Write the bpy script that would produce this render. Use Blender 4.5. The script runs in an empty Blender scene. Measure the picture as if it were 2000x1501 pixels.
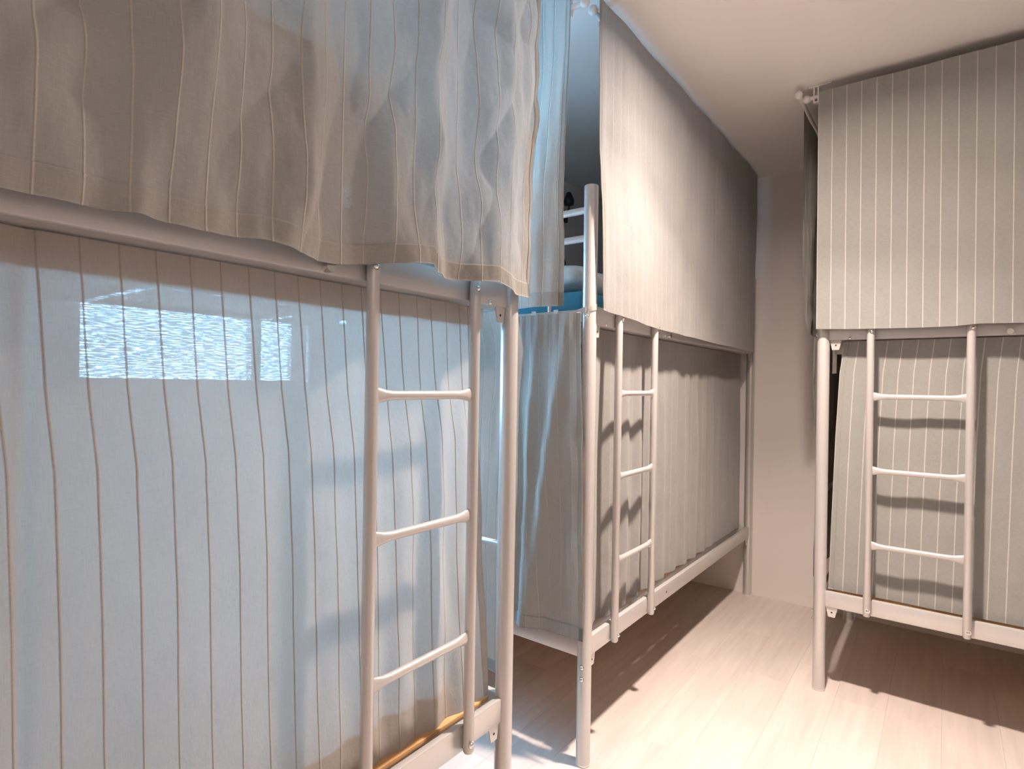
import bpy, bmesh, math, random
import numpy as np
from mathutils import Vector, Matrix

random.seed(7)
S = bpy.context.scene
C = S.collection

# ------------------------------------------------------------------ camera
def make_camera():
    yaw, roll, f = math.radians(37.115), math.radians(-0.881), 1118.1
    fwd = Vector((-math.sin(yaw), math.cos(yaw), math.sin(math.radians(-0.025))))
    fwd.normalize()
    r0 = Vector((math.cos(yaw), math.sin(yaw), 0))
    d0 = fwd.cross(r0)                                  # image-down
    ri = math.cos(roll) * r0 + math.sin(roll) * d0
    dn = -math.sin(roll) * r0 + math.cos(roll) * d0
    cam = bpy.data.objects.new('camera', bpy.data.cameras.new('camera'))
    cam.data.sensor_width = 36.0
    cam.data.lens = 36.0 * f / 2000.0
    cam.data.clip_start = 0.02
    m = Matrix((ri, -dn, -fwd)).transposed().to_4x4()
    m.translation = Vector((0, 0, 1.3))
    cam.matrix_world = m
    C.objects.link(cam)
    S.camera = cam
make_camera()

# ------------------------------------------------------------------ light and exposure
LAMP_POWER = 55.0
LAMP_COLOR = (1.0, 0.83, 0.73)
WINDOW_STRENGTH = 37.0
WINDOW_COLOR = (0.30, 0.64, 1.0)
S.view_settings.view_transform = 'Standard'
S.view_settings.look = 'None'
S.view_settings.gamma = 1.0
S.view_settings.use_curve_mapping = False
S.view_settings.exposure = 0.12
w = bpy.data.worlds.new('sky'); S.world = w
w.use_nodes = True
w.node_tree.nodes['Background'].inputs[0].default_value = (0.35, 0.55, 0.8, 1)
w.node_tree.nodes['Background'].inputs[1].default_value = 1.0

def ceiling_spot(name, x, y, power, spread):
    l = bpy.data.lights.new(name, 'AREA')
    l.shape = 'DISK'; l.size = 0.11; l.energy = power; l.color = LAMP_COLOR; l.spread = math.radians(spread)
    o = bpy.data.objects.new(name, l); o.location = (x, y, 2.612)
    C.objects.link(o)
    return o
for pw, sp in ((0.45, 100), (0.17, 130), (0.38, 165)):      # smooth beam falloff of a recessed downlight
    ceiling_spot('downlight_beam', -0.37, 1.88, LAMP_POWER * pw, sp)
def fill_panel(name, x, y, power):
    l = bpy.data.lights.new(name, 'AREA')
    l.shape = 'SQUARE'; l.size = 0.56; l.energy = power; l.color = LAMP_COLOR
    o = bpy.data.objects.new(name, l); o.location = (x, y, 2.596)
    C.objects.link(o)
fill_panel('fill_panel_glow', 1.15, -0.45, 5.0)  # added fill light out of view, lifts the dim areas

# ------------------------------------------------------------------ materials
def new_mat(name):
    m = bpy.data.materials.new(name); m.use_nodes = True
    nt = m.node_tree
    return m, nt, nt.nodes, nt.links, nt.nodes['Principled BSDF']

def noise(n, l, vec, scale, detail=3, rough=0.5):
    t = n.new('ShaderNodeTexNoise')
    t.inputs['Scale'].default_value = scale
    t.inputs['Detail'].default_value = detail
    t.inputs['Roughness'].default_value = rough
    if vec is not None: l.new(vec, t.inputs['Vector'])
    return t.outputs['Fac']

def mapping(n, l, vec, scale):
    m = n.new('ShaderNodeMapping'); m.inputs['Scale'].default_value = scale
    l.new(vec, m.inputs['Vector'])
    return m.outputs[0]

def math_(n, l, op, a, b=None, c=None):
    m = n.new('ShaderNodeMath'); m.operation = op
    for i, v in enumerate((a, b, c)):
        if v is None: continue
        if hasattr(v, 'is_linked'): l.new(v, m.inputs[i])
        else: m.inputs[i].default_value = v
    return m.outputs[0]

def ramp(n, l, fac, p0, p1, c0, c1):
    r = n.new('ShaderNodeValToRGB')
    r.color_ramp.elements[0].position = p0; r.color_ramp.elements[1].position = p1
    r.color_ramp.elements[0].color = (*c0, 1); r.color_ramp.elements[1].color = (*c1, 1)
    l.new(fac, r.inputs[0])
    return r.outputs[0]

def bump(n, l, h, strength, dist, normal=None):
    b = n.new('ShaderNodeBump'); b.inputs['Strength'].default_value = strength
    b.inputs['Distance'].default_value = dist
    l.new(h, b.inputs['Height'])
    if normal is not None: l.new(normal, b.inputs['Normal'])
    return b.outputs[0]

def paint_mat(name, col, rough=0.75, bs=0.15):
    m, nt, n, l, p = new_mat(name)
    tc = n.new('ShaderNodeTexCoord').outputs['Object']
    f = noise(n, l, tc, 2.2, 3)
    c = ramp(n, l, f, 0.3, 0.7, tuple(x * 0.965 for x in col), tuple(min(1, x * 1.02) for x in col))
    l.new(c, p.inputs['Base Color'])
    p.inputs['Roughness'].default_value = rough
    p.inputs['Specular IOR Level'].default_value = 0.3
    l.new(bump(n, l, noise(n, l, tc, 320, 2), bs, 0.0006), p.inputs['Normal'])
    return m

def metal_mat(name, col, metallic=0.45, rough=0.38, coat=0.0):
    m, nt, n, l, p = new_mat(name)
    tc = n.new('ShaderNodeTexCoord').outputs['Object']
    f = noise(n, l, tc, 900, 2)
    c = ramp(n, l, f, 0.3, 0.7, tuple(x * 0.93 for x in col), tuple(min(1, x * 1.05) for x in col))
    l.new(c, p.inputs['Base Color'])
    p.inputs['Metallic'].default_value = metallic
    p.inputs['Roughness'].default_value = rough
    p.inputs['Coat Weight'].default_value = coat
    p.inputs['Coat Roughness'].default_value = 0.15
    return m

def plain_mat(name, col, rough=0.6, metallic=0.0, nscale=60, var=0.08, bs=0.1, bd=0.001):
    m, nt, n, l, p = new_mat(name)
    tc = n.new('ShaderNodeTexCoord').outputs['Object']
    f = noise(n, l, tc, nscale, 4)
    c = ramp(n, l, f, 0.3, 0.7, tuple(x * (1 - var) for x in col), tuple(min(1, x * (1 + var)) for x in col))
    l.new(c, p.inputs['Base Color'])
    p.inputs['Roughness'].default_value = rough
    p.inputs['Metallic'].default_value = metallic
    l.new(bump(n, l, f, bs, bd), p.inputs['Normal'])
    return m

def cloth_mat(name, col, stripe_col, trans=0.36, weave_open=0.09, pitch=0.053, stripe_w=0.0042,
              stripe_bump=0.9, seed=0.0):
    """Woven cotton with corded stripes; UV is in metres along width and height."""
    m, nt, n, l, p = new_mat(name)
    n.remove(p)
    uv = n.new('ShaderNodeUVMap').outputs[0]
    sep = n.new('ShaderNodeSeparateXYZ'); l.new(uv, sep.inputs[0])
    u, v = sep.outputs[0], sep.outputs[1]
    # slight wobble of the cords
    wob = noise(n, l, mapping(n, l, uv, (6, 9, 1)), 1.0, 2)
    uu = math_(n, l, 'ADD', u, math_(n, l, 'MULTIPLY', math_(n, l, 'SUBTRACT', wob, 0.5), 0.0015))
    fr = math_(n, l, 'PINGPONG', math_(n, l, 'ADD', uu, seed), pitch / 2)      # 0 at each cord
    stripe = math_(n, l, 'SUBTRACT', 1.0, math_(n, l, 'SMOOTH_MIN', math_(n, l, 'DIVIDE', fr, stripe_w / 2), 1.0, 0.3))
    stripe = math_(n, l, 'MAXIMUM', stripe, 0.0)
    # broken twisted thread in the cord
    tw = noise(n, l, mapping(n, l, uv, (300, 330, 1)), 1.0, 2)
    twm = math_(n, l, 'MULTIPLY_ADD', tw, 1.2, 0.35)
    # weave
    weft = noise(n, l, mapping(n, l, uv, (55, 620, 1)), 1.0, 4, 0.65)
    warp = noise(n, l, mapping(n, l, uv, (640, 45, 1)), 1.0, 3, 0.6)
    blot = noise(n, l, mapping(n, l, uv, (7, 5, 1)), 1.0, 4)
    wv = math_(n, l, 'ADD', math_(n, l, 'MULTIPLY', weft, 0.55), math_(n, l, 'MULTIPLY', warp, 0.3))
    wv = math_(n, l, 'ADD', wv, math_(n, l, 'MULTIPLY', blot, 0.25))
    base = ramp(n, l, wv, 0.35, 0.75, tuple(x * 0.86 for x in col), tuple(min(1, x * 1.12) for x in col))
    mix = n.new('ShaderNodeMix'); mix.data_type = 'RGBA'
    l.new(math_(n, l, 'MULTIPLY', stripe, twm), mix.inputs['Factor'])
    l.new(base, mix.inputs[6]); mix.inputs[7].default_value = (*stripe_col, 1)
    colr = mix.outputs[2]
    h = math_(n, l, 'ADD', math_(n, l, 'MULTIPLY', stripe, math_(n, l, 'MULTIPLY_ADD', tw, 0.6, 0.7)),
              math_(n, l, 'MULTIPLY', wv, 0.16))
    nrm = bump(n, l, h, stripe_bump, 0.0022)
    crease = noise(n, l, mapping(n, l, uv, (13, 7, 1)), 1.0, 5, 0.6)
    nrm = bump(n, l, crease, 0.35, 0.012, nrm)
    d = n.new('ShaderNodeBsdfDiffuse'); l.new(colr, d.inputs[0]); l.new(nrm, d.inputs['Normal'])
    d.inputs['Roughness'].default_value = 0.6
    t = n.new('ShaderNodeBsdfTranslucent'); l.new(colr, t.inputs[0]); l.new(nrm, t.inputs['Normal'])
    ms = n.new('ShaderNodeMixShader')
    tf = math_(n, l, 'MULTIPLY', math_(n, l, 'SUBTRACT', 1.0, math_(n, l, 'MULTIPLY', stripe, 0.95)), trans)
    l.new(tf, ms.inputs[0]); l.new(d.outputs[0], ms.inputs[1]); l.new(t.outputs[0], ms.inputs[2])
    tr = n.new('ShaderNodeBsdfTransparent')
    ms2 = n.new('ShaderNodeMixShader')
    holes = n.new('ShaderNodeMapRange'); holes.inputs[1].default_value = 0.50; holes.inputs[2].default_value = 0.72
    holes.inputs[3].default_value = 0.0; holes.inputs[4].default_value = weave_open * 2.2
    l.new(weft, holes.inputs[0])
    hf = math_(n, l, 'MULTIPLY', math_(n, l, 'ADD', holes.outputs[0], weave_open * 0.15),
               math_(n, l, 'SUBTRACT', 1.0, math_(n, l, 'MULTIPLY', stripe, 0.95)))
    l.new(math_(n, l, 'MAXIMUM', hf, 0.0), ms2.inputs[0])
    l.new(ms.outputs[0], ms2.inputs[1]); l.new(tr.outputs[0], ms2.inputs[2])
    l.new(ms2.outputs[0], nt.nodes['Material Output'].inputs['Surface'])
    return m

def plank_mat():
    m, nt, n, l, p = new_mat('pale_oak_vinyl')
    tc = n.new('ShaderNodeTexCoord').outputs['Object']
    info = n.new('ShaderNodeObjectInfo').outputs['Random']
    comb = n.new('ShaderNodeCombineXYZ')
    l.new(math_(n, l, 'MULTIPLY', info, 37.0), comb.inputs[0]); l.new(math_(n, l, 'MULTIPLY', info, 91.0), comb.inputs[1])
    add = n.new('ShaderNodeVectorMath'); add.operation = 'ADD'
    l.new(tc, add.inputs[0]); l.new(comb.outputs[0], add.inputs[1])
    g = noise(n, l, mapping(n, l, add.outputs[0], (34, 2.2, 1)), 1.0, 5, 0.6)
    g2 = noise(n, l, mapping(n, l, add.outputs[0], (7, 1.1, 1)), 1.0, 3, 0.55)
    mixv = math_(n, l, 'ADD', math_(n, l, 'MULTIPLY', g, 0.45), math_(n, l, 'MULTIPLY', g2, 0.45))
    mixv = math_(n, l, 'ADD', mixv, math_(n, l, 'MULTIPLY', info, 0.10))
    c = ramp(n, l, mixv, 0.33, 0.68, (0.53, 0.465, 0.425), (0.69, 0.62, 0.57))
    l.new(c, p.inputs['Base Color'])
    p.inputs['Roughness'].default_value = 0.48
    p.inputs['Specular IOR Level'].default_value = 0.4
    l.new(bump(n, l, g, 0.12, 0.0008), p.inputs['Normal'])
    return m

M = {}
M['wall'] = paint_mat('wall_paint', (0.80, 0.745, 0.70))
M['ceiling'] = paint_mat('ceiling_paint', (0.86, 0.82, 0.785))
M['subfloor'] = plain_mat('subfloor', (0.35, 0.31, 0.27), 0.8)
M['plank'] = plank_mat()
M['steel'] = metal_mat('champagne_painted_steel', (0.64, 0.61, 0.59), 0.35, 0.33, 0.25)
M['chrome'] = metal_mat('zinc_bolt', (0.86, 0.85, 0.83), 1.0, 0.16)
M['black'] = plain_mat('black_plastic', (0.018, 0.02, 0.022), 0.4)
M['hole'] = plain_mat('dark_hole', (0.02, 0.018, 0.016), 0.9)
M['white'] = plain_mat('white_plastic', (0.85, 0.82, 0.80), 0.35, var=0.02)
M['tie'] = plain_mat('cotton_tape', (0.78, 0.75, 0.70), 0.9, nscale=300)
M['ply'] = plain_mat('plywood', (0.72, 0.42, 0.19), 0.6, nscale=12, var=0.2)
M['mattress'] = plain_mat('mattress_cover', (0.50, 0.50, 0.50), 0.9, nscale=200)
M['bluesheet'] = plain_mat('blue_sheet', (0.055, 0.24, 0.36), 0.9, nscale=160)
M['pillow'] = plain_mat('pillow_case', (0.62, 0.66, 0.67), 0.9, nscale=25, bs=0.4, bd=0.01)
M['quilt'] = plain_mat('grey_quilt', (0.30, 0.27, 0.22), 0.95, nscale=14, bs=0.4, bd=0.01)
M['cloth'] = cloth_mat('striped_cotton', (0.475, 0.46, 0.43), (0.66, 0.62, 0.56), 0.20, 0.006)
M['cloth_heavy'] = cloth_mat('striped_cotton_heavy', (0.475, 0.46, 0.43), (0.66, 0.62, 0.56), 0.13, 0.004)
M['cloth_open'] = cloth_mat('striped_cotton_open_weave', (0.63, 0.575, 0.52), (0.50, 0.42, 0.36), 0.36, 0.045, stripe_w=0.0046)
M['cloth_smooth'] = cloth_mat('fine_striped_cotton', (0.40, 0.385, 0.365), (0.48, 0.45, 0.41), 0.22, 0.006, stripe_bump=0.25)
M['cloth_white'] = cloth_mat('white_striped_cotton', (0.37, 0.365, 0.34), (0.68, 0.655, 0.61), 0.04, 0.002,
                             stripe_w=0.0050, stripe_bump=0.4)
def glow_mat(name, col, s):
    m, nt, n, l, p = new_mat(name)
    tc = n.new('ShaderNodeTexCoord').outputs['Object']
    f = noise(n, l, tc, 3.0, 2)
    c = ramp(n, l, f, 0.2, 0.8, tuple(x * 0.9 for x in col), col)
    p.inputs['Base Color'].default_value = (0.8, 0.8, 0.8, 1)
    l.new(c, p.inputs['Emission Color'])
    p.inputs['Emission Strength'].default_value = s
    return m
M['pane'] = glow_mat('daylit_frosted_glass', WINDOW_COLOR, WINDOW_STRENGTH)
M['pane_dim'] = glow_mat('daylit_frosted_glass_tall', WINDOW_COLOR, WINDOW_STRENGTH * 0.8)
M['lens'] = glow_mat('lamp_diffuser', LAMP_COLOR, 12.0)
M['panel'] = glow_mat('fill_panel_diffuser', LAMP_COLOR, 4.0)

# ------------------------------------------------------------------ mesh helpers
def link(name, verts, faces, mat, parent=None, smooth=True, uvs=None, loc=None):
    me = bpy.data.meshes.new(name)
    me.from_pydata([tuple(v) for v in verts], [], faces)
    if uvs is not None:
        lay = me.uv_layers.new(name='UVMap')
        idx = np.empty(len(me.loops), dtype=np.int32); me.loops.foreach_get('vertex_index', idx)
        lay.data.foreach_set('uv', np.asarray(uvs, dtype=np.float32)[idx].ravel())
    me.polygons.foreach_set('use_smooth', [smooth] * len(me.polygons))
    me.update()
    o = bpy.data.objects.new(name, me)
    me.materials.append(mat)
    C.objects.link(o)
    if parent is not None: o.parent = parent
    if loc is not None: o.location = loc
    return o

def link_bm(name, bm, mat, parent=None, smooth=False, loc=None, angle=40):
    bmesh.ops.recalc_face_normals(bm, faces=bm.faces)
    me = bpy.data.meshes.new(name); bm.to_mesh(me); bm.free()
    me.materials.append(mat)
    if smooth:
        me.polygons.foreach_set('use_smooth', [True] * len(me.polygons))
        try: me.set_sharp_from_angle(angle=math.radians(angle))
        except Exception: pass
    o = bpy.data.objects.new(name, me); C.objects.link(o)
    if parent is not None: o.parent = parent
    if loc is not None: o.location = loc
    return o

def empty(name, loc):
    o = bpy.data.objects.new(name, None); o.location = loc
    o.empty_display_size = 0.1
    C.objects.link(o)
    return o

def tag(o, label, cat, group=None):
    o['label'] = label; o['category'] = cat
    if group: o['group'] = group
    return o

def structure(o):
    o['kind'] = 'structure'
    return o

def bm_box(bm, lo, hi, bevel=0.0, seg=2):
    lo, hi = [min(a, b) for a, b in zip(lo, hi)], [max(a, b) for a, b in zip(lo, hi)]
    r = bmesh.ops.create_cube(bm, size=1.0)
    for v in r['verts']:
        v.co = Vector([lo[i] + (v.co[i] + 0.5) * (hi[i] - lo[i]) for i in range(3)])
    if bevel > 0:
        es = list({e for v in r['verts'] for e in v.link_edges})
        bmesh.ops.bevel(bm, geom=es, offset=bevel, segments=seg, affect='EDGES', profile=0.5)

def bm_tube(bm, pts, radii, seg=16, flat=None, caps=True):
    """tube along pts; flat = list of (su, sv) scale factors across the section."""
    pts = [Vector(p) for p in pts]
    rings = []
    for i, p in enumerate(pts):
        a = pts[max(i - 1, 0)]; b = pts[min(i + 1, len(pts) - 1)]
        t = (b - a).normalized()
        up = Vector((0, 0, 1)) if abs(t.z) < 0.9 else Vector((1, 0, 0))
        s = t.cross(up).normalized(); q = s.cross(t).normalized()
        r = radii[i] if isinstance(radii, (list, tuple)) else radii
        fu, fv = flat[i] if flat else (1, 1)
        rings.append([bm.verts.new(p + s * (math.cos(2 * math.pi * k / seg) * r * fu) + q * (math.sin(2 * math.pi * k / seg) * r * fv)) for k in range(seg)])
    for a, b in zip(rings, rings[1:]):
        for k in range(seg):
            bm.faces.new((a[k], a[(k + 1) % seg], b[(k + 1) % seg], b[k]))
    if caps:
        bm.faces.new(rings[0][::-1]); bm.faces.new(rings[-1])

def bm_ball(bm, c, r, sx=1, sy=1, sz=1, seg=16):
    res = bmesh.ops.create_uvsphere(bm, u_segments=seg, v_segments=seg // 2 + 2, radius=r)
    for v in res['verts']:
        v.co = Vector((v.co.x * sx + c[0], v.co.y * sy + c[1], v.co.z * sz + c[2]))

# ------------------------------------------------------------------ room shell
XL, XR, YF, YB, ZC = -1.975, 1.80, -1.25, 3.80, 2.62
def box_obj(name, boxes, mat, bevel=0.0, parent=None):
    bm = bmesh.new()
    for lo, hi in boxes: bm_box(bm, lo, hi, bevel)
    return link_bm(name, bm, mat, parent)

WINS = [(0.53, 1.255, 1.27), (1.41, 1.67, 0.52)]                    # openings in the left wall, along Y
WZ1 = 2.15
floor = structure(box_obj('floor', [((XL - .1, YF - .1, -0.12), (XR + .1, YB + .1, -0.008))], M['subfloor']))
structure(box_obj('ceiling', [((XL - .1, YF - .1, ZC), (XR + .1, YB + .1, ZC + .1))], M['ceiling']))
structure(box_obj('wall_back', [((XL - .1, YB, -0.008), (XR + .1, YB + .1, ZC))], M['wall']))
structure(box_obj('wall_front', [((XL - .1, YF - .1, -0.008), (XR + .1, YF, ZC))], M['wall']))
structure(box_obj('wall_right', [((XR, YF, -0.008), (XR + .1, YB, ZC))], M['wall']))
(a0, a1, za), (b0, b1, zb_) = WINS
structure(box_obj('wall_left', [((XL - .1, YF, -0.008), (XL, YB, zb_)), ((XL - .1, YF, WZ1), (XL, YB, ZC)),
                                ((XL - .1, YF, zb_), (XL, b0, za)), ((XL - .1, b1, zb_), (XL, YB, za)),
                                ((XL - .1, YF, za), (XL, a0, WZ1)), ((XL - .1, a1, za), (XL, b0, WZ1)),
                                ((XL - .1, b1, za), (XL, YB, WZ1))], M['wall']))
for k, (y0, y1, WZ0) in enumerate(WINS):
    win = structure(box_obj('window_%d' % (k + 1), [((XL - .09, y0, WZ0), (XL - .005, y0 + .03, WZ1)), ((XL - .09, y1 - .03, WZ0), (XL - .005, y1, WZ1)),
                                     ((XL - .09, y0 + .03, WZ0), (XL - .005, y1 - .03, WZ0 + .03)),
                                     ((XL - .09, y0 + .03, WZ1 - .03), (XL - .005, y1 - .03, WZ1))], M['white']))
    ym = y0 + (y1 - y0) * (0.75 if k == 0 else 0.5)
    box_obj('mullion', [((XL - .08, ym, WZ0 + .03), (XL - .012, ym + .035, WZ1 - .03))], M['white'], 0, win)
    box_obj('pane', [((XL - .060, y0 + .03, WZ0 + .03), (XL - .052, ym, WZ1 - .03))], M['pane' if k == 0 else 'pane_dim'], 0, win)
    box_obj('pane', [((XL - .040, ym + .035, WZ0 + .03), (XL - .032, y1 - .03, WZ1 - .03))], M['pane' if k == 0 else 'pane_dim'], 0, win)

# floor planks: share one mesh per length, laid along Y
def plank_mesh(wd, ln):
    bm = bmesh.new(); g = 0.00012
    bm_box(bm, (g, g, -0.008), (wd - g, ln - g, 0.0), 0.0)
    top = [e for e in bm.edges if all(v.co.z > -0.001 for v in e.verts)]
    bmesh.ops.bevel(bm, geom=top, offset=0.0004, segments=1, affect='EDGES')
    bmesh.ops.recalc_face_normals(bm, faces=bm.faces)
    me = bpy.data.meshes.new('plank'); bm.to_mesh(me); bm.free(); me.materials.append(M['plank'])
    return me
PW = 0.18
cache = {}
x = XL
while x < XR - 1e-6:
    wd = min(PW, XR - x)
    y = YF; first = True
    while y < YB - 1e-6:
        ln = round(random.choice((0.35, 0.6, 0.8, 1.0)), 2) if first else 1.22
        ln = min(ln, YB - y); first = False
        k = (round(wd, 4), round(ln, 4))
        if k not in cache: cache[k] = plank_mesh(wd, ln)
        o = bpy.data.objects.new('plank', cache[k]); C.objects.link(o)
        o.parent = floor; o.location = (x, y, 0)
        y += ln
    x += wd

# ------------------------------------------------------------------ ceiling lights
def downlight(x, y, label):
    t = tag(empty('ceiling_light', (x, y, ZC)), label, 'ceiling light', None)
    bm = bmesh.new()
    bm_tube(bm, [(0, 0, 0), (0, 0, -0.004), (0, 0, -0.006)], [0.085, 0.085, 0.080], 40)
    link_bm('trim_ring', bm, M['white'], t, True)
    bm = bmesh.new(); bm_tube(bm, [(0, 0, -0.0055), (0, 0, -0.0072)], [0.062, 0.060], 40)
    link_bm('diffuser', bm, M['lens'], t, True)
downlight(-0.37, 1.88, 'round warm downlight recessed in the ceiling between the two facing bunks')
def fill_panel_body(x, y):
    t = tag(empty('fill_panel', (x, y, ZC)), 'unseen square fill light added on the ceiling behind the camera', 'ceiling light')
    bm = bmesh.new()
    for a, b, c_, d in ((-.30, -.30, .30, -.28), (-.30, .28, .30, .30), (-.30, -.28, -.28, .28), (.28, -.28, .30, .28)):
        bm_box(bm, (a, b, -0.022), (c_, d, 0.0), 0.0)
    link_bm('frame', bm, M['white'], t)
    bm = bmesh.new(); bm_box(bm, (-.28, -.28, -0.018), (.28, .28, -0.012)); link_bm('diffuser', bm, M['panel'], t)
fill_panel_body(1.15, -0.45)  # unseen body of the added fill light

# ------------------------------------------------------------------ bunk beds
LEN, DEP = 2.05, 0.94
def make_bed(label, O, U, D, clip_at, ply_in=0.058):
    U, D = Vector((*U, 0)), Vector((*D, 0))
    root = tag(empty('bunk_bed', (O[0], O[1], 0)), label, 'bunk bed', 'steel bunk beds of the dormitory')
    def W(a, b, z): return U * a + D * b + Vector((0, 0, z))
    def bx(name, lo, hi, mat='steel', bevel=0.002, parent=root):
        bm = bmesh.new(); bm_box(bm, W(*lo), W(*hi), bevel)
        return link_bm(name, bm, M[mat], parent, True)
    def tube(name, pts, r, mat='steel', parent=root, seg=20, flat=None):
        bm = bmesh.new(); bm_tube(bm, [W(*p) for p in pts], r, seg, flat)
        return link_bm(name, bm, M[mat], parent, True)
    def bolt(c, axis, parent, r=0.0075):
        # domed bolt head on a washer; axis 'f' faces the room, 'e' faces the bed end
        dv = Vector((0, -1, 0)) if axis == 'f' else Vector((-1, 0, 0))
        P = [Vector(c) + dv * k for k in (0, 0.0015, 0.0015, 0.0035, 0.0055, 0.0065)]
        return tube('bolt', P, [r * 1.15, r * 1.15, r * .85, r * .8, r * .5, r * .1], 'chrome', parent, 14)
    # posts
    for a in (0, LEN):
        for b in (0, DEP):
            p = tube('post', [(a, b, 0.006), (a, b, 0.42), (a, b, 1.0), (a, b, 1.982), (a, b, 1.984)], [0.0245, .0245, .0245, .0245, .0238], seg=28)
            tube('post_cap', [(a, b, 1.984), (a, b, 1.9855)], [0.0228, 0.0215], 'steel', p, 24)
            tube('foot', [(a, b, 0.0), (a, b, 0.006)], [0.0235, 0.0255], 'white', p, 24)
            if a == 0 and b == 0:
                for z in (0.34, 0.30, 1.535): bolt((-0.0235, -0.004, z), 'e', p, 0.008)
    # long rails: L-section, front face plus a lip
    for b, s in ((0, 1), (DEP, -1)):
        for z0, z1 in ((0.365, 0.432), (1.510, 1.575)):
            bm = bmesh.new()
            bm_box(bm, W(0.022, b - 0.010 * s, z0), W(LEN - 0.022, b + 0.010 * s, z1), 0.004)
            bm_box(bm, W(0.026, b + 0.011 * s, z0 + .001), W(LEN - 0.026, b + 0.062 * s, z0 + 0.005), 0.0)
            r = link_bm('side_rail', bm, M['steel'], root, True)
            if b == 0:
                for a in (0.047, LEN - 0.047):
                    # trapezoid plate with a hole under the rail, next to the post
                    sg = 1 if a < 1 else -1
                    q = [(a - .022 * sg, z0 - 0.001), (a + .022 * sg, z0 - 0.001), (a + .012 * sg, z0 - 0.042), (a - .014 * sg, z0 - 0.042)]
                    bm = bmesh.new()
                    f = [bm.verts.new(W(u_, -0.004, z_)) for u_, z_ in q]; g = [bm.verts.new(W(u_, -0.001, z_)) for u_, z_ in q]
                    bm.faces.new(f); bm.faces.new(g[::-1])
                    for k in range(4): bm.faces.new((f[k], g[k], g[(k + 1) % 4], f[(k + 1) % 4]))
                    br = link_bm('corner_plate', bm, M['steel'], root)
                    tube('hole', [(a, -0.0045, z0 - 0.022), (a, -0.0041, z0 - 0.022)], 0.0035, 'hole', br, 12)
                if z0 < 1:
                    tube('hole', [(0.70, -0.0104, 0.398), (0.70, -0.0100, 0.398)], 0.0045, 'hole', r, 12)
                else:
                    bolt((0.10, -0.010, z0 + 0.006), 'f', r, 0.006)
                    # small threaded barrel that locks the rail
                    tube('barrel_nut', [(clip_at, -0.010, z0 + 0.012), (clip_at, -0.030, z0 + 0.012)], 0.0105, 'chrome', r, 16)
    # end frames: flat lower rail, upper rail, bars and guard bars
    for a in (0, LEN):
        for z0, z1 in ((0.365, 0.432), (1.520, 1.562)):
            bx('end_rail', (a - .009, 0.022, z0), (a + .009, DEP - 0.022, z1), bevel=0.004)
        if a == 0:
            z = 0.848
            tube('end_bar', [(a, 0.020, z), (a, DEP - 0.020, z)], 0.0095)
        for z in (1.808, 1.905):
            tube('guard_bar', [(a, 0.020, z), (a, DEP - 0.020, z)], 0.012)
        tube('guard_strut', [(a, 0.165, 1.560), (a, 0.165, 1.905)], 0.0065)
    for b in (0, DEP):
        for z in (1.808, 1.905):
            tube('guard_bar', [(0.62 if b == 0 else 0.020, b, z), (LEN - 0.020, b, z)], 0.011)
        if b == 0: tube('guard_strut', [(0.62, 0, 1.570), (0.62, 0, 1.912)], 0.0085)
    # bed boards and the bars that carry them
    for z in (0.416, 1.515):
        bx('bed_board', (0.030, ply_in, z), (LEN - 0.030, DEP - 0.030, z + 0.012), 'ply', 0.001)
        for b in (0.078, DEP - 0.078):
            bx('board_bearer', (0.034, b - .010, z - (0.062 if b < .5 else 0.014)), (LEN - 0.034, b + .010, z - 0.0005), bevel=0.001)  # front bearer deepened to keep window light off the curtain top
        for k in range(4):
            a = 0.25 + k * 0.5
            bx('cross_bar', (a - .012, 0.090, z - 0.013), (a + .012, DEP - 0.090, z - 0.0005), bevel=0.001)
    # ladder bolted to both front rails
    for a in (0.176, 0.500):
        st = tube('ladder_rail', [(a, -0.024, 0.366), (a, -0.024, 0.372), (a, -0.024, 1.54), (a, -0.024, 1.556), (a, -0.019, 1.566)],
                  [0.011, 0.0140, 0.0140, 0.0125, 0.009], seg=22)
        bolt((a + .004, -0.0375, 0.392), 'f', st); bolt((a + .004, -0.0375, 1.540), 'f', st)
        bx('spacer', (a - .010, -0.0125, 0.375), (a + .010, -0.0105, 0.425), parent=st, bevel=0.0)
    for z in (1.272, 0.968, 0.660):
        A = [0.186, 0.190, 0.200, 0.215, 0.235, 0.34, 0.441, 0.461, 0.476, 0.486, 0.490]
        # round in the middle, flattened and flared at both ends
        fl = [(0.5, 1.75), (0.55, 1.7), (0.7, 1.5), (0.9, 1.18), (1, 1), (1, 1), (1, 1), (0.9, 1.18), (0.7, 1.5), (0.55, 1.7), (0.5, 1.75)]
        tube('rung', [(a, -0.024, z) for a in A], 0.0105, seg=16, flat=fl)
    return root
bedA = make_bed('champagne steel bunk bed in the left foreground, nearest the camera', (-0.977, 1.275), (0, -1), (-1, 0), 0.605, 0.030)
bedB = make_bed('champagne steel bunk bed in the middle, its tall corner post bare at the top', (-0.977, 1.727), (0, 1), (-1, 0), 0.66)
bedC = make_bed('champagne steel bunk bed on the right standing against the back wall', (-0.423, 2.796), (1, 0), (0, 1), 0.61)

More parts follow.
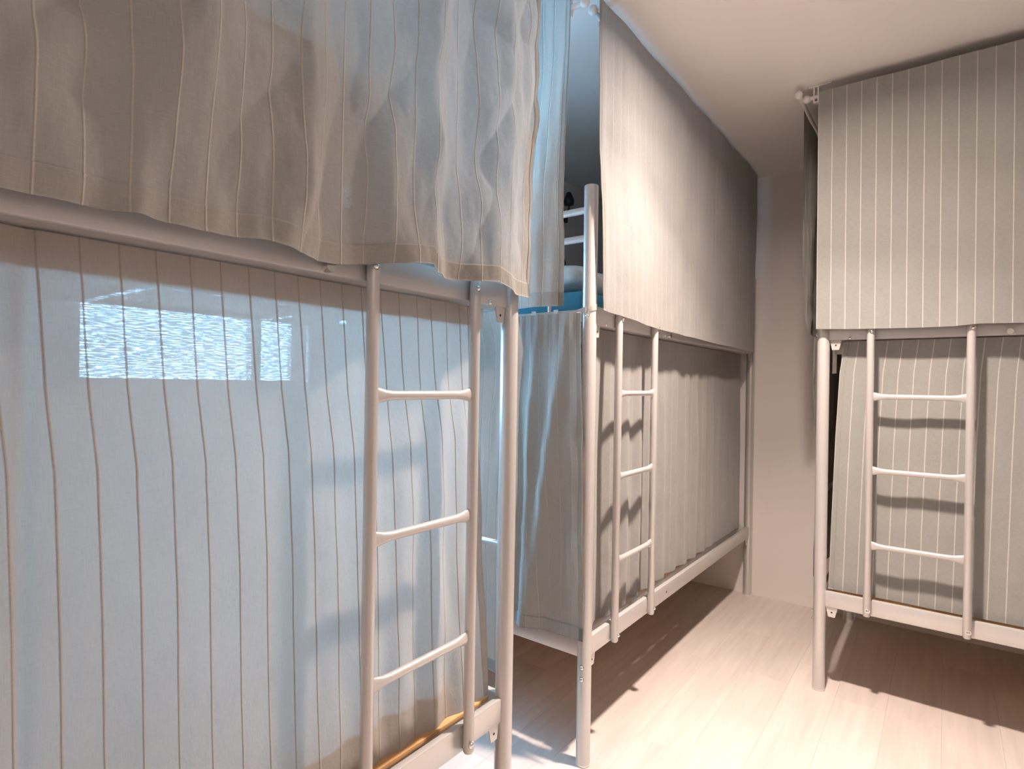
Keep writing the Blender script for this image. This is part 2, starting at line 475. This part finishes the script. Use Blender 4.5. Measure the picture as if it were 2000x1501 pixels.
# ------------------------------------------------------------------ mattresses, pillow, quilt
def soft_box(name, lo, hi, mat, bev, label, cat, group=None, puff=0.0):
    c = [(a + b) / 2 for a, b in zip(lo, hi)]
    bm = bmesh.new()
    bm_box(bm, [a - k for a, k in zip(lo, (c[0], c[1], lo[2]))], [b - k for b, k in zip(hi, (c[0], c[1], lo[2]))], bev, 4)
    o = link_bm(name, bm, M[mat], None, True, (c[0], c[1], lo[2]))
    o.data.polygons.foreach_set('use_smooth', [True] * len(o.data.polygons))
    return tag(o, label, cat, group)
mg = 'mattresses on the bunk boards'
soft_box('mattress', (-1.885, -0.70, 0.4290), (-1.045, 1.10, 0.555), 'mattress', 0.025, 'grey mattress on the lower bunk of the nearest bed', 'mattress', mg)
soft_box('mattress', (-1.885, -0.70, 1.5280), (-1.015, 1.24, 1.625), 'mattress', 0.025, 'grey mattress on the upper bunk of the nearest bed', 'mattress', mg)
soft_box('mattress', (-1.885, 1.80, 0.4290), (-1.045, 3.70, 0.555), 'mattress', 0.025, 'grey mattress on the lower bunk of the middle bed', 'mattress', mg)
soft_box('mattress', (-1.885, 1.765, 1.5280), (-1.015, 3.70, 1.640), 'bluesheet', 0.03, 'mattress in a teal blue sheet on the upper bunk of the middle bed', 'mattress', mg)
soft_box('mattress', (-0.36, 2.88, 0.4290), (1.58, 3.70, 0.555), 'mattress', 0.025, 'grey mattress on the lower bunk of the right bed', 'mattress', mg)
soft_box('mattress', (-0.36, 2.84, 1.5280), (1.58, 3.70, 1.625), 'mattress', 0.025, 'grey mattress on the upper bunk of the right bed', 'mattress', mg)

def pillow(loc, sx, sy, h, label, mat='pillow'):
    bm = bmesh.new(); N = 28
    rows = {}
    for side in (1, -1):
        g = []
        for i in range(N + 1):
            r = []
            for j in range(N + 1):
                u, v = i / N * 2 - 1, j / N * 2 - 1
                k = max(0.0, (1 - u ** 4) * (1 - v ** 4)) ** 0.45
                pinch = 1 - 0.06 * (1 - abs(u)) * abs(v) ** 3 - 0.06 * (1 - abs(v)) * abs(u) ** 3
                z = side * h / 2 * k * (1 + 0.10 * math.sin(5 * u + 2 * v) * math.cos(4 * v))
                if (i in (0, N) or j in (0, N)):
                    key = (i, j)
                    if key not in rows: rows[key] = bm.verts.new((u * sx / 2 * pinch, v * sy / 2 * pinch, h / 2))
                    r.append(rows[key])
                else:
                    r.append(bm.verts.new((u * sx / 2 * pinch, v * sy / 2 * pinch, h / 2 + (z if side > 0 else z * 0.98))))
            g.append(r)
        for i in range(N):
            for j in range(N):
                q = (g[i][j], g[i + 1][j], g[i + 1][j + 1], g[i][j + 1])
                bm.faces.new(q if side > 0 else q[::-1])
    o = link_bm('pillow', bm, M[mat], None, True, loc, 180)
    return tag(o, label, 'pillow')
pillow((-1.40, 2.03, 1.646), 0.68, 0.46, 0.13, 'pale pillow on the teal sheet behind the bare corner post')

# unseen quilt, piled high on the nearest upper bunk to block window light
def quilt():
    bm = bmesh.new()
    t = tag(empty('light_blocking_quilt', (-1.45, 0.55, 1.626)), 'unseen folded grey quilt piled on the nearest upper bunk to block window light', 'quilt')
    for k in range(5):
        bm = bmesh.new()
        z = k * 0.062
        bm_box(bm, (-0.26 + 0.01 * k, -0.56 + 0.02 * k, z), (0.26 - 0.012 * k, 0.40 - 0.03 * k, z + 0.060), 0.028, 4)
        o = link_bm('quilt_fold', bm, M['quilt'], t, True)
        o.data.polygons.foreach_set('use_smooth', [True] * len(o.data.polygons))
quilt()

# ------------------------------------------------------------------ wall lamp and its cord inside the middle bunk
def wall_lamp():
    t = tag(empty('reading_lamp', (XL, 3.12, 2.345)), 'black reading lamp with a cord on the left wall above the blue bunk', 'lamp')
    bm = bmesh.new(); bm_box(bm, (0.0, -0.035, 0.00), (0.022, 0.035, 0.075), 0.005)
    link_bm('wall_plate', bm, M['black'], t, True)
    bm = bmesh.new(); bm_tube(bm, [(0.020, 0, .045), (0.05, -0.004, 0.075), (0.055, -.012, 0.11)], 0.007, 10)
    link_bm('arm', bm, M['black'], t, True)
    bm = bmesh.new(); bm_tube(bm, [(0.055, -.012, 0.10), (0.055, -0.012, .125), (0.058, -0.02, .165), (0.058, -0.02, .175)], [0.03, 0.034, 0.018, 0.012], 20)
    link_bm('lamp_shade', bm, M['black'], t, True)
    import_pts = [(0.012, -0.045, 0.0), (0.012, -0.055, -0.10), (0.012, -0.045, -0.17), (0.012, -0.010, -0.235),
                  (0.012, 0.025, -0.29), (0.012, 0.030, -0.34), (0.012, -0.01, -0.375), (0.012, -0.07, -0.38)]
    bm = bmesh.new(); bm_tube(bm, import_pts, 0.0032, 8); link_bm('cord', bm, M['black'], t, True)
    bm = bmesh.new(); bm_tube(bm, [(0.012, -0.022, -.212), (0.012, -0.012, -0.232), (0.012, 0.010, -0.265), (0.012, .016, -.275)], [0.006, 0.012, 0.012, 0.006], 12)
    link_bm('inline_switch', bm, M['black'], t, True)
wall_lamp()

# ------------------------------------------------------------------ curtains
def vnoise(x, y, seed):
    """smooth value noise on arrays"""
    rs = np.random.RandomState(seed); T = rs.rand(64, 64)
    xi = np.floor(x).astype(int); yi = np.floor(y).astype(int)
    fx = x - xi; fy = y - yi
    fx = fx * fx * (3 - 2 * fx); fy = fy * fy * (3 - 2 * fy)
    a = T[xi % 64, yi % 64]; b = T[(xi + 1) % 64, yi % 64]; c = T[xi % 64, (yi + 1) % 64]; d = T[(xi + 1) % 64, (yi + 1) % 64]
    return (a * (1 - fx) + b * fx) * (1 - fy) + (c * (1 - fx) + d * fx) * fy - 0.5

def ip(pts, x):
    pts = sorted(pts)
    return np.interp(x, [p[0] for p in pts], [p[1] for p in pts])

def curtain(name, label, P0, U, N, left, right, zb, zt, disp, mat, nu=320, nv=170, gather=1.0, group='striped bunk curtains',
            hem=0.05, side_hem=None, uoff=0.0):
    """left/right: lists of (z, u); zb: list of (u, z) or number; disp(u, z) -> out offset and sideways offset."""
    U = np.array([*U, 0.0]); N = np.array([*N, 0.0]); P0 = np.array([*P0, 0.0])
    s = np.linspace(0, 1, nu); t = np.linspace(0, 1, nv)
    Sg, Tg = np.meshgrid(s, t, indexing='ij')
    lm = ip(left, 1.0); zmin = zb if not isinstance(zb, list) else min(z for _, z in zb)
    # iterate: z depends on u via the hem line, u on z via the side edges
    Z = zmin + (zt - zmin) * Tg
    for _ in range(3):
        L = ip(left, Z); R = ip(right, Z)
        Ug = L + (R - L) * Sg
        Zb = ip(zb, Ug) if isinstance(zb, list) else np.full_like(Ug, zb)
        Z = Zb + (zt - Zb) * Tg
    d, du = disp(Ug, Z)
    P = P0 + (Ug + du)[..., None] * U + d[..., None] * N
    P[..., 2] = Z
    # arc-length style u for the stripes, taken mid-height
    u0 = (ip(left, (zmin + zt) / 2) + (ip(right, (zmin + zt) / 2) - ip(left, (zmin + zt) / 2)) * s)
    arc = u0 * gather + uoff
    UV = np.stack([np.repeat(arc[:, None], nv, 1), Z], -1)
    idx = np.arange(nu * nv).reshape(nu, nv)
    def faces(i0, i1, j0, j1):
        a = idx[i0:i1, j0:j1]; b = idx[i0 + 1:i1 + 1, j0:j1]; c = idx[i0 + 1:i1 + 1, j0 + 1:j1 + 1]; e = idx[i0:i1, j0 + 1:j1 + 1]
        return np.stack([a, b, c, e], -1).reshape(-1, 4).tolist()
    org = Vector(tuple(P0 + U * float((ip(left, zt) + ip(right, zt)) / 2))); org.z = zt
    V = P.reshape(-1, 3) - np.array(org)
    root = tag(empty(name, org), label, 'curtain', group)
    link('cloth', V, faces(0, nu - 1, 0, nv - 1), mat, root, True, UV.reshape(-1, 2))
    # turned hems: a second layer lying just proud of the cloth
    nrm = np.cross(np.gradient(P, axis=0), np.gradient(P, axis=1))
    nrm /= np.linalg.norm(nrm, axis=-1, keepdims=True) + 1e-9
    sg = np.sign((nrm @ N).mean()); nrm = nrm * sg
    def strip(nm, i0, i1, j0, j1):
        sub = (P + nrm * 0.0013)[i0:i1 + 1, j0:j1 + 1]; base = P[i0:i1 + 1, j0:j1 + 1]
        nn = nrm[i0:i1 + 1, j0:j1 + 1]
        n1, n2 = sub.shape[:2]
        vv = np.concatenate([sub.reshape(-1, 3), (base + nn * 0.0002).reshape(-1, 3)]) - np.array(org)
        id2 = np.arange(n1 * n2).reshape(n1, n2); off = n1 * n2
        a = id2[:-1, :-1]; b = id2[1:, :-1]; c = id2[1:, 1:]; e = id2[:-1, 1:]
        F = np.stack([a, b, c, e], -1).reshape(-1, 4).tolist()
        for row in (id2[:, 0], id2[:, -1], id2[0, :], id2[-1, :]):
            for k in range(len(row) - 1):
                F.append([int(row[k]), int(row[k + 1]), int(row[k + 1] + off), int(row[k] + off)])
        uv2 = np.concatenate([UV[i0:i1 + 1, j0:j1 + 1].reshape(-1, 2)] * 2)
        link(nm, vv, F, mat, root, True, uv2)
    if hem:
        j = max(2, int(round(hem / (zt - zmin) * (nv - 1))))
        strip('hem', 0, nu - 1, 0, j)
    w_ = abs(float(ip(right, zt) - ip(left, zt)))
    k = max(2, int(round(0.018 / w_ * (nu - 1))))
    if side_hem in ('r', 'b'): strip('side_hem', nu - 1 - k, nu - 1, 0, nv - 1)
    if side_hem in ('l', 'b'): strip('side_hem', 0, k, 0, nv - 1)
    return root

def cords(u, pitch=0.053):
    return 0

# --- nearest bed, upper front: strongly rumpled, lit at a grazing angle
# slope profile (brightness steps) along y at several heights, turned into relief
rows_z = [1.54, 1.70, 1.88, 2.10, 2.30, 2.60]
cols_y = [-0.8, 0.18, 0.235, 0.27, 0.31, 0.345, 0.38, 0.42, 0.455, 0.50, 0.535, 0.57, 0.61, 0.655, 0.70, 0.76, 0.80, 0.86, 0.92, 0.98, 1.05, 1.12, 1.20, 1.27, 1.40]
prof = [
 # bottom .. top : 0 neutral, + brighter (faces the lamp), - darker
 [0, .2, .2, .3, -.5, .8, .2, .2, .4, .1, -.3, .1, 1.0, .8, -.6, -.9, -.6, -.2, .9, -.3, -.2, .6, .9, .6, .3],
 [0, -.5, .2, -.1, -.7, -.3, .3, .6, .5, .2, -.3, -.1, 1.0, .8, -.5, -.9, .3, -.8, .9, -.4, -.5, .4, .9, .6, .4],
 [0, .3, .3, -.9, -.2, -.9, -.7, .5, .7, .4, -.2, -.5, .5, .9, -.2, -.4, -.4, -.5, .9, .3, -.5, .2, .8, .4, .5],
 [0, .3, .5, -.6, .5, -.8, -.4, .2, .6, .4, .1, -.6, .7, .4, -.3, -.3, -.4, -.7, .9, .5, -.5, -.2, .8, .4, .3],
 [0, .1, -.2, -.4, .7, .2, -.5, .4, .3, .3, -.1, -.4, .6, .5, .1, -.3, -.3, -.6, .8, .4, -.4, -.2, .6, .2, .3],
 [0, 0, 0, -.2, .5, .3, -.2, .3, .2, .2, 0, -.3, .5, .4, .1, -.3, -.2, -.4, .7, .3, -.3, -.2, .5, .1, .2]]
def dispA_up(Ug, Z):
    y = Ug
    yy = np.linspace(-0.8, 1.42, 900)
    relief = []
    for r in prof:
        fi = np.interp(yy, cols_y, np.arange(len(cols_y))); ff = fi - np.floor(fi); i_ = np.clip(np.floor(fi).astype(int), 0, len(r) - 2)
        ff = np.clip((ff - 0.5) * 2.6 + 0.5, 0, 1); rr = np.array(r); s = -0.85 * (rr[i_] * (1 - ff) + rr[i_ + 1] * ff)
        k = np.hanning(7); k /= k.sum(); s = np.convolve(s, k, 'same')
        d = np.concatenate([[0], np.cumsum((s[1:] + s[:-1]) / 2 * np.diff(yy))])
        # remove slow drift
        kk = np.hanning(301); kk /= kk.sum()
        pad = np.pad(d, 150, mode='edge'); d = d - np.convolve(pad, kk, 'valid')
        relief.append(d)
    relief = np.array(relief)
    wz = np.clip(Z + 0.02 * vnoise(y * 9, Z * 5, 3), 1.54, 2.6)
    zi = np.interp(wz, rows_z, np.arange(len(rows_z))); i0 = np.clip(np.floor(zi).astype(int), 0, len(rows_z) - 2); f = zi - i0
    f = f * f * (3 - 2 * f)
    ysh = y + 0.03 * vnoise(Z * 6, y * 3, 9)
    out = np.zeros_like(y)
    for r in range(len(rows_z)):
        w_ = np.where(i0 == r, 1 - f, 0) + np.where(i0 + 1 == r, f, 0)
        out += w_ * np.interp(ysh, yy, relief[r])
    out += 0.014 * vnoise(y * 12 + Z * 6, Z * 7 - y * 4, 21) + 0.006 * vnoise(y * 34, Z * 13, 5) + 0.030 * np.abs(vnoise(y * 10 - Z * 6, Z * 5 + y * 5, 44)) - 0.006 + 0.0016 * vnoise(y * 90, Z * 40, 45)
    top = np.clip((2.60 - Z) / 0.25, 0.15, 1)
    return np.clip(out * top, -0.022, 0.04), 0 * y

hemA = [(-0.8, 1.529), (0.176, 1.528), (0.318, 1.531), (0.402, 1.528), (0.457, 1.531), (0.517, 1.5358), (0.595, 1.5241), (0.667, 1.5251), (0.707, 1.531), (0.785, 1.5446), (0.882, 1.5573), (0.895, 1.5397), (1.004, 1.5436), (1.098, 1.5504), (1.171, 1.5388), (1.316, 1.5427), (1.364, 1.5427)]
curtain('upper_front_curtain', 'rumpled grey striped curtain across the upper bunk of the nearest bed, at top left',
        (-0.916, 0.0), (0, 1), (1, 0), [(1.5, -0.80), (2.6, -0.80)], [(1.5, 1.312), (1.8, 1.313), (2.1, 1.318), (2.6, 1.318)],
        hemA, 2.585, dispA_up, M['cloth_heavy'], 640, 260, hem=0.040, side_hem='r', uoff=0.003)

def folds(amp, freq, seed, fine=0.003, topfade=None, sway=0.0, vstretch=1.2):
    def f(Ug, Z):
        d = amp * np.sin(Ug * freq + 1.3 * vnoise(Ug * 3, Z * vstretch, seed) * 4) \
            + amp * 0.9 * vnoise(Ug * freq * 0.32, Z * vstretch, seed + 1) * 2 \
            + fine * vnoise(Ug * 40, Z * 6, seed + 2) * 2 + fine * vnoise(Ug * 14 + Z * 9, Z * 12 - Ug * 5, seed + 4) * 2
        if topfade: d = d * np.clip((topfade - Z) / 0.3, 0.12, 1)
        d = np.maximum(d, -0.013)
        return d, sway * vnoise(Ug * 0 + 3.3, Z * 3, seed + 9)
    return f

# --- nearest bed, upper end: seen from its inner side, lit blue by the window
curtain('upper_end_curtain', 'narrow blue-lit curtain end hanging just right of the rumpled upper curtain',
        (0.0, 1.46), (-1, 0), (0, -1), [(1.5, 0.917), (1.81, 0.918), (2.0, 0.912), (2.15, 0.905), (2.6, 0.901)], [(1.5, 1.955), (2.6, 1.955)],
        1.537, 2.585, folds(0.016, 22, 51, 0.003, 2.6), M['cloth_heavy'], 260, 170, gather=1.2, hem=0.045, side_hem='l')
# --- nearest bed, lower front
def dispA_low(Ug, Z):
    g = np.clip((Ug - 0.55) / 0.6, 0, 1)
    d = 0.0025 * np.sin(Ug * 13 + Z) + 0.006 * vnoise(Ug * 5, Z * 2.5, 61) + 0.002 * vnoise(Ug * 20, Z * 4, 62)
    d += g * (0.008 * np.sin(Ug * 62 + 2 * vnoise(Ug * 4, Z * 3, 64)) * np.clip((1.5 - Z) * 1.2, .25, 1) + 0.012 * vnoise(Ug * 18 + Z * 4, Z * 6, 63))
    d -= 0.006 * np.exp(-((Ug - 0.225) / 0.012) ** 2) * 1.0          # pressed pleat near the left
    d += 0.0015 * vnoise(Ug * 50, Z * 9, 67)
    return np.minimum(d, 0.014), 0 * Ug
curtain('lower_front_curtain', 'large flat striped curtain over the lower bunk of the nearest bed, glowing pale blue',
        (-1.020, 0.0), (0, 1), (1, 0), [(0.4, -0.72), (1.6, -0.72)],
        [(0.40, 1.250), (0.45, 1.249), (0.568, 1.241), (0.729, 1.231), (0.944, 1.221), (1.158, 1.205), (1.285, 1.18), (1.45, 1.16), (1.55, 1.15)],
        0.4300, 1.507, dispA_low, M['cloth_open'], 420, 200, hem=0, side_hem='r', uoff=-0.004)
curtain('lower_end_curtain', 'striped curtain closing the end of the nearest lower bunk, edge behind its post',
        (0.0, 1.345), (-1, 0), (0, -1), [(0.4, 0.994), (0.84, 0.996), (1.23, 0.986), (1.40, 0.975), (1.46, 0.987), (1.52, 1.005)], [(0.4, 1.955), (1.6, 1.955)],
        0.435, 1.52, folds(0.012, 26, 71, 0.003, 1.6), M['cloth'], 220, 150, gather=1.25, hem=0.04)

# --- middle bed
curtain('upper_front_curtain', 'smooth beige curtain over the upper bunk of the middle bed, reaching the back wall',
        (-0.930, 0.0), (0, 1), (1, 0), [(1.5, 1.738), (1.9, 1.718), (2.08, 1.696), (2.6, 1.684)], [(1.5, 3.676), (2.6, 3.676)],
        [(1.681, 1.5601), (1.741, 1.5571), (1.879, 1.5532), (2.077, 1.5374), (2.275, 1.5334), (2.947, 1.5215), (3.412, 1.5196), (3.659, 1.5136)], 2.597,
        folds(0.0035, 17, 81, 0.0012, None), M['cloth_smooth'], 420, 160, hem=0, side_hem='l')
def dispB_low(Ug, Z):
    k = np.clip((1.52 - Z) / 0.5, 0.15, 1) * np.clip((3.5 - Ug) / 0.6, .15, 1)
    d = 0.009 * np.sin(Ug * 46 + 3 * vnoise(Ug * 3, Z * 1.2, 91)) * k + 0.008 * vnoise(Ug * 9, Z * 2, 92) * k + 0.002 * vnoise(Ug * 30 + 8 * Z, Z * 9, 93)
    return np.minimum(d, 0.012), 0 * Ug
curtain('lower_front_curtain', 'softly pleated beige curtain behind the ladder of the middle bed, lower bunk',
        (-1.018, 0.0), (0, 1), (1, 0), [(0.4, 1.775), (1.3, 1.785), (1.55, 1.80)], [(0.4, 3.72), (1.0, 3.71), (1.55, 3.69)],
        0.4300, 1.507, dispB_low, M['cloth_smooth'], 420, 150, hem=0, side_hem='l')
def dispB_end(Ug, Z):
    k = np.clip((1.57 - Z) / 0.35, 0.12, 1)
    def ridge(c, w, a): return a * np.exp(-((Ug - c) / w) ** 2)
    lean = (1.5 - Z)
    d = ridge(1.045 + 0.13 * lean, 0.030 + 0.012 * lean, 0.022) + ridge(1.17 + 0.03 * lean, 0.022, 0.018) \
        + ridge(1.27 - 0.02 * lean, 0.018, 0.014) + ridge(1.40, 0.03, 0.02) + ridge(1.58, 0.03, 0.02) + ridge(1.76, 0.03, 0.02)
    d += 0.014 * vnoise(Ug * 9 + 2.2 * Z, Z * 3.2 - Ug * 2, 211) + 0.008 * vnoise(Ug * 22 - 3 * Z, Z * 7 + 5 * Ug, 212) + 0.004 * vnoise(Ug * 48, Z * 14, 213)
    d += 0.006 * np.sin(Ug * 170 + 6 * vnoise(Ug * 5, Z * 4, 214)) * np.clip((Z - 1.42) / 0.1, 0, 1)      # gathers at the top tape
    return np.maximum(d * k, -0.012), 0 * Ug
endB = curtain('lower_end_curtain', 'wrinkled striped curtain over the end of the middle bed, tied to its corner post',
        (0.0, 1.684), (-1, 0), (0, -1), [(0.4, 0.958), (0.87, 0.968), (1.22, 0.978), (1.56, 0.986)], [(0.4, 1.90), (1.6, 1.90)],
        [(0.9, 0.436), (1.0, 0.440), (1.1, 0.434), (1.27, 0.438), (2.0, 0.436)], 1.548,
        dispB_end, M['cloth'], 320, 200, gather=1.25, hem=0.045, side_hem='l')
# tie tape round the post, a child of that curtain
def tie_tape():
    bm = bmesh.new(); o = endB.location
    c = Vector((-0.977, 1.727, 0))
    prev = None
    path = [(-1.07, 1.700, 1.535)]
    for k in range(0, 21):
        a = math.radians(-110 + 300 * k / 20)
        path.append((c.x + 0.0265 * math.cos(a), c.y + 0.0265 * math.sin(a), 1.556 + 0.030 * k / 20))
    for k, p in enumerate(path):
        q = Vector(p) - o
        a = bm.verts.new(q + Vector((0, 0, 0.010))); b = bm.verts.new(q - Vector((0, 0, 0.010)))
        if prev: bm.faces.new((prev[0], a, b, prev[1]))
        prev = (a, b)
    bmesh.ops.solidify(bm, geom=bm.faces[:], thickness=0.0016)
    link_bm('tie', bm, M['tie'], endB, True)
    bm = bmesh.new()
    for xx in (-1.195, -1.10):
        bm_box(bm, Vector((xx - .009, 1.7025, 1.535)) - o, Vector((xx + .009, 1.7045, 1.565)) - o, 0.0)
    link_bm('tab', bm, M['tie'], endB)
tie_tape()

# --- right bed
curtain('upper_front_curtain', 'flat grey-beige curtain with white stripes over the upper bunk of the right bed',
        (0.0, 2.745), (1, 0), (0, -1), [(1.5, -0.444), (2.6, -0.450)], [(1.5, 1.62), (2.6, 1.62)],
        [(-0.45, 1.557), (-0.32, 1.551), (-0.08, 1.546), (0.02, 1.546), (0.1, 1.552), (0.22, 1.549), (1.6, 1.55)], 2.573,
        folds(0.0028, 11, 111, 0.0008, None), M['cloth_white'], 420, 150, hem=0, side_hem=None, uoff=0.0265 - 0.004)
curtain('upper_end_curtain', 'dark unlit curtain at the left end of the right bed, seen past the striped one',
        (-0.525, 0.0), (0, 1), (-1, 0), [(1.5, 3.00), (1.6, 2.97), (1.75, 2.92), (2.1, 2.858), (2.6, 2.848)], [(1.5, 3.74), (2.6, 3.74)],
        [(2.7, 1.62), (2.92, 1.61), (2.97, 1.585), (3.05, 1.565), (3.8, 1.56)], 2.560,
        folds(0.008, 20, 121, 0.002, 2.6), M['cloth_white'], 240, 130, gather=1.1, hem=0)
curtain('lower_front_curtain', 'grey curtain with white stripes behind the ladder of the right bed, lower bunk',
        (0.0, 2.842), (1, 0), (0, -1), [(0.4, -0.397), (0.76, -0.388), (1.1, -0.378), (1.37, -0.366), (1.50, -0.350)], [(0.4, 1.60), (1.6, 1.60)],
        0.4300, 1.507, folds(0.0030, 12, 131, 0.0008, None), M['cloth_white'], 420, 150, hem=0, side_hem='l', uoff=0.010)
endC = curtain('lower_end_curtain', 'curtain at the left end of the right lower bunk, a thin edge',
        (-0.470, 0.0), (0, 1), (-1, 0), [(0.4, 2.93), (0.75, 2.94), (1.2, 2.893), (1.54, 2.86)], [(0.4, 3.72), (1.6, 3.72)],
        0.435, 1.53, folds(0.006, 20, 141, 0.002, 1.62), M['cloth_white'], 220, 120, gather=1.1, hem=0)
def hang_strap():
    o = endC.location; bm = bmesh.new()
    bm_box(bm, Vector((-0.402, 2.895, 1.37)) - o, Vector((-0.385, 2.897, 1.50)) - o, 0.0)
    link_bm('hanging_strap', bm, M['tie'], endC)
hang_strap()

# ------------------------------------------------------------------ curtain rods under the ceiling
def rod(label, A, B, cap, plates, group='white curtain rods under the ceiling'):
    A, B = Vector(A), Vector(B)
    t = tag(empty('curtain_rod', A), label, 'curtain rod', group)
    d = (B - A).normalized(); L = (B - A).length
    bm = bmesh.new(); bm_tube(bm, [(0, 0, 0), tuple(d * L)], 0.009, 16); link_bm('rod', bm, M['white'], t, True)
    for k in ((-1, 1) if cap == 'both' else (-1,)):
        p = d * (-0.012) if k < 0 else d * (L + 0.012)
        bm = bmesh.new(); bm_ball(bm, p, 0.017); link_bm('end_cap', bm, M['white'], t, True)
    side = Vector((-d.y, d.x, 0))
    for s in plates:
        c = d * s; top = ZC - A.z
        bm = bmesh.new()
        e = lambda a, b, z: c + d * a + side * b + Vector((0, 0, z))
        bm_box(bm, e(-0.028, -0.014, top - 0.004), e(0.060, 0.014, top - 0.0005), 0.001)
        for q in (-0.008, 0.008):
            bm_box(bm, e(q - 0.0025, -0.010, -0.022), e(q + 0.0025, 0.010, top - 0.004), 0.0)
        bm_box(bm, e(-0.0105, -0.010, -0.027), e(0.0105, 0.010, -0.022), 0.0)
        link_bm('bracket', bm, M['white'], t)
ZR = 2.575
rod('white curtain rod along the front of the nearest bed', (-0.955, 1.42, ZR), (-0.955, -1.0, ZR), 'one', (0.06, 1.9))
rod('white curtain rod across the end of the nearest bed', (-0.885, 1.478, ZR), (-1.95, 1.478, ZR), 'one', (0.06,))
rod('white curtain rod along the front of the middle bed', (-0.968, 1.715, ZR - .004), (-0.968, 3.76, ZR - .004), 'one', (0.05, 1.9))
rod('white curtain rod across the near end of the middle bed', (-0.985, 1.655, ZR), (-1.95, 1.655, ZR), 'one', (0.05,))
rod('white curtain rod along the front of the right bed', (-0.490, 2.790, ZR), (1.70, 2.790, ZR), 'one', (0.025, 1.9))
rod('white curtain rod across the left end of the right bed', (-0.526, 2.750, ZR + .006), (-0.526, 3.76, ZR + .006), 'one', (0.75,))
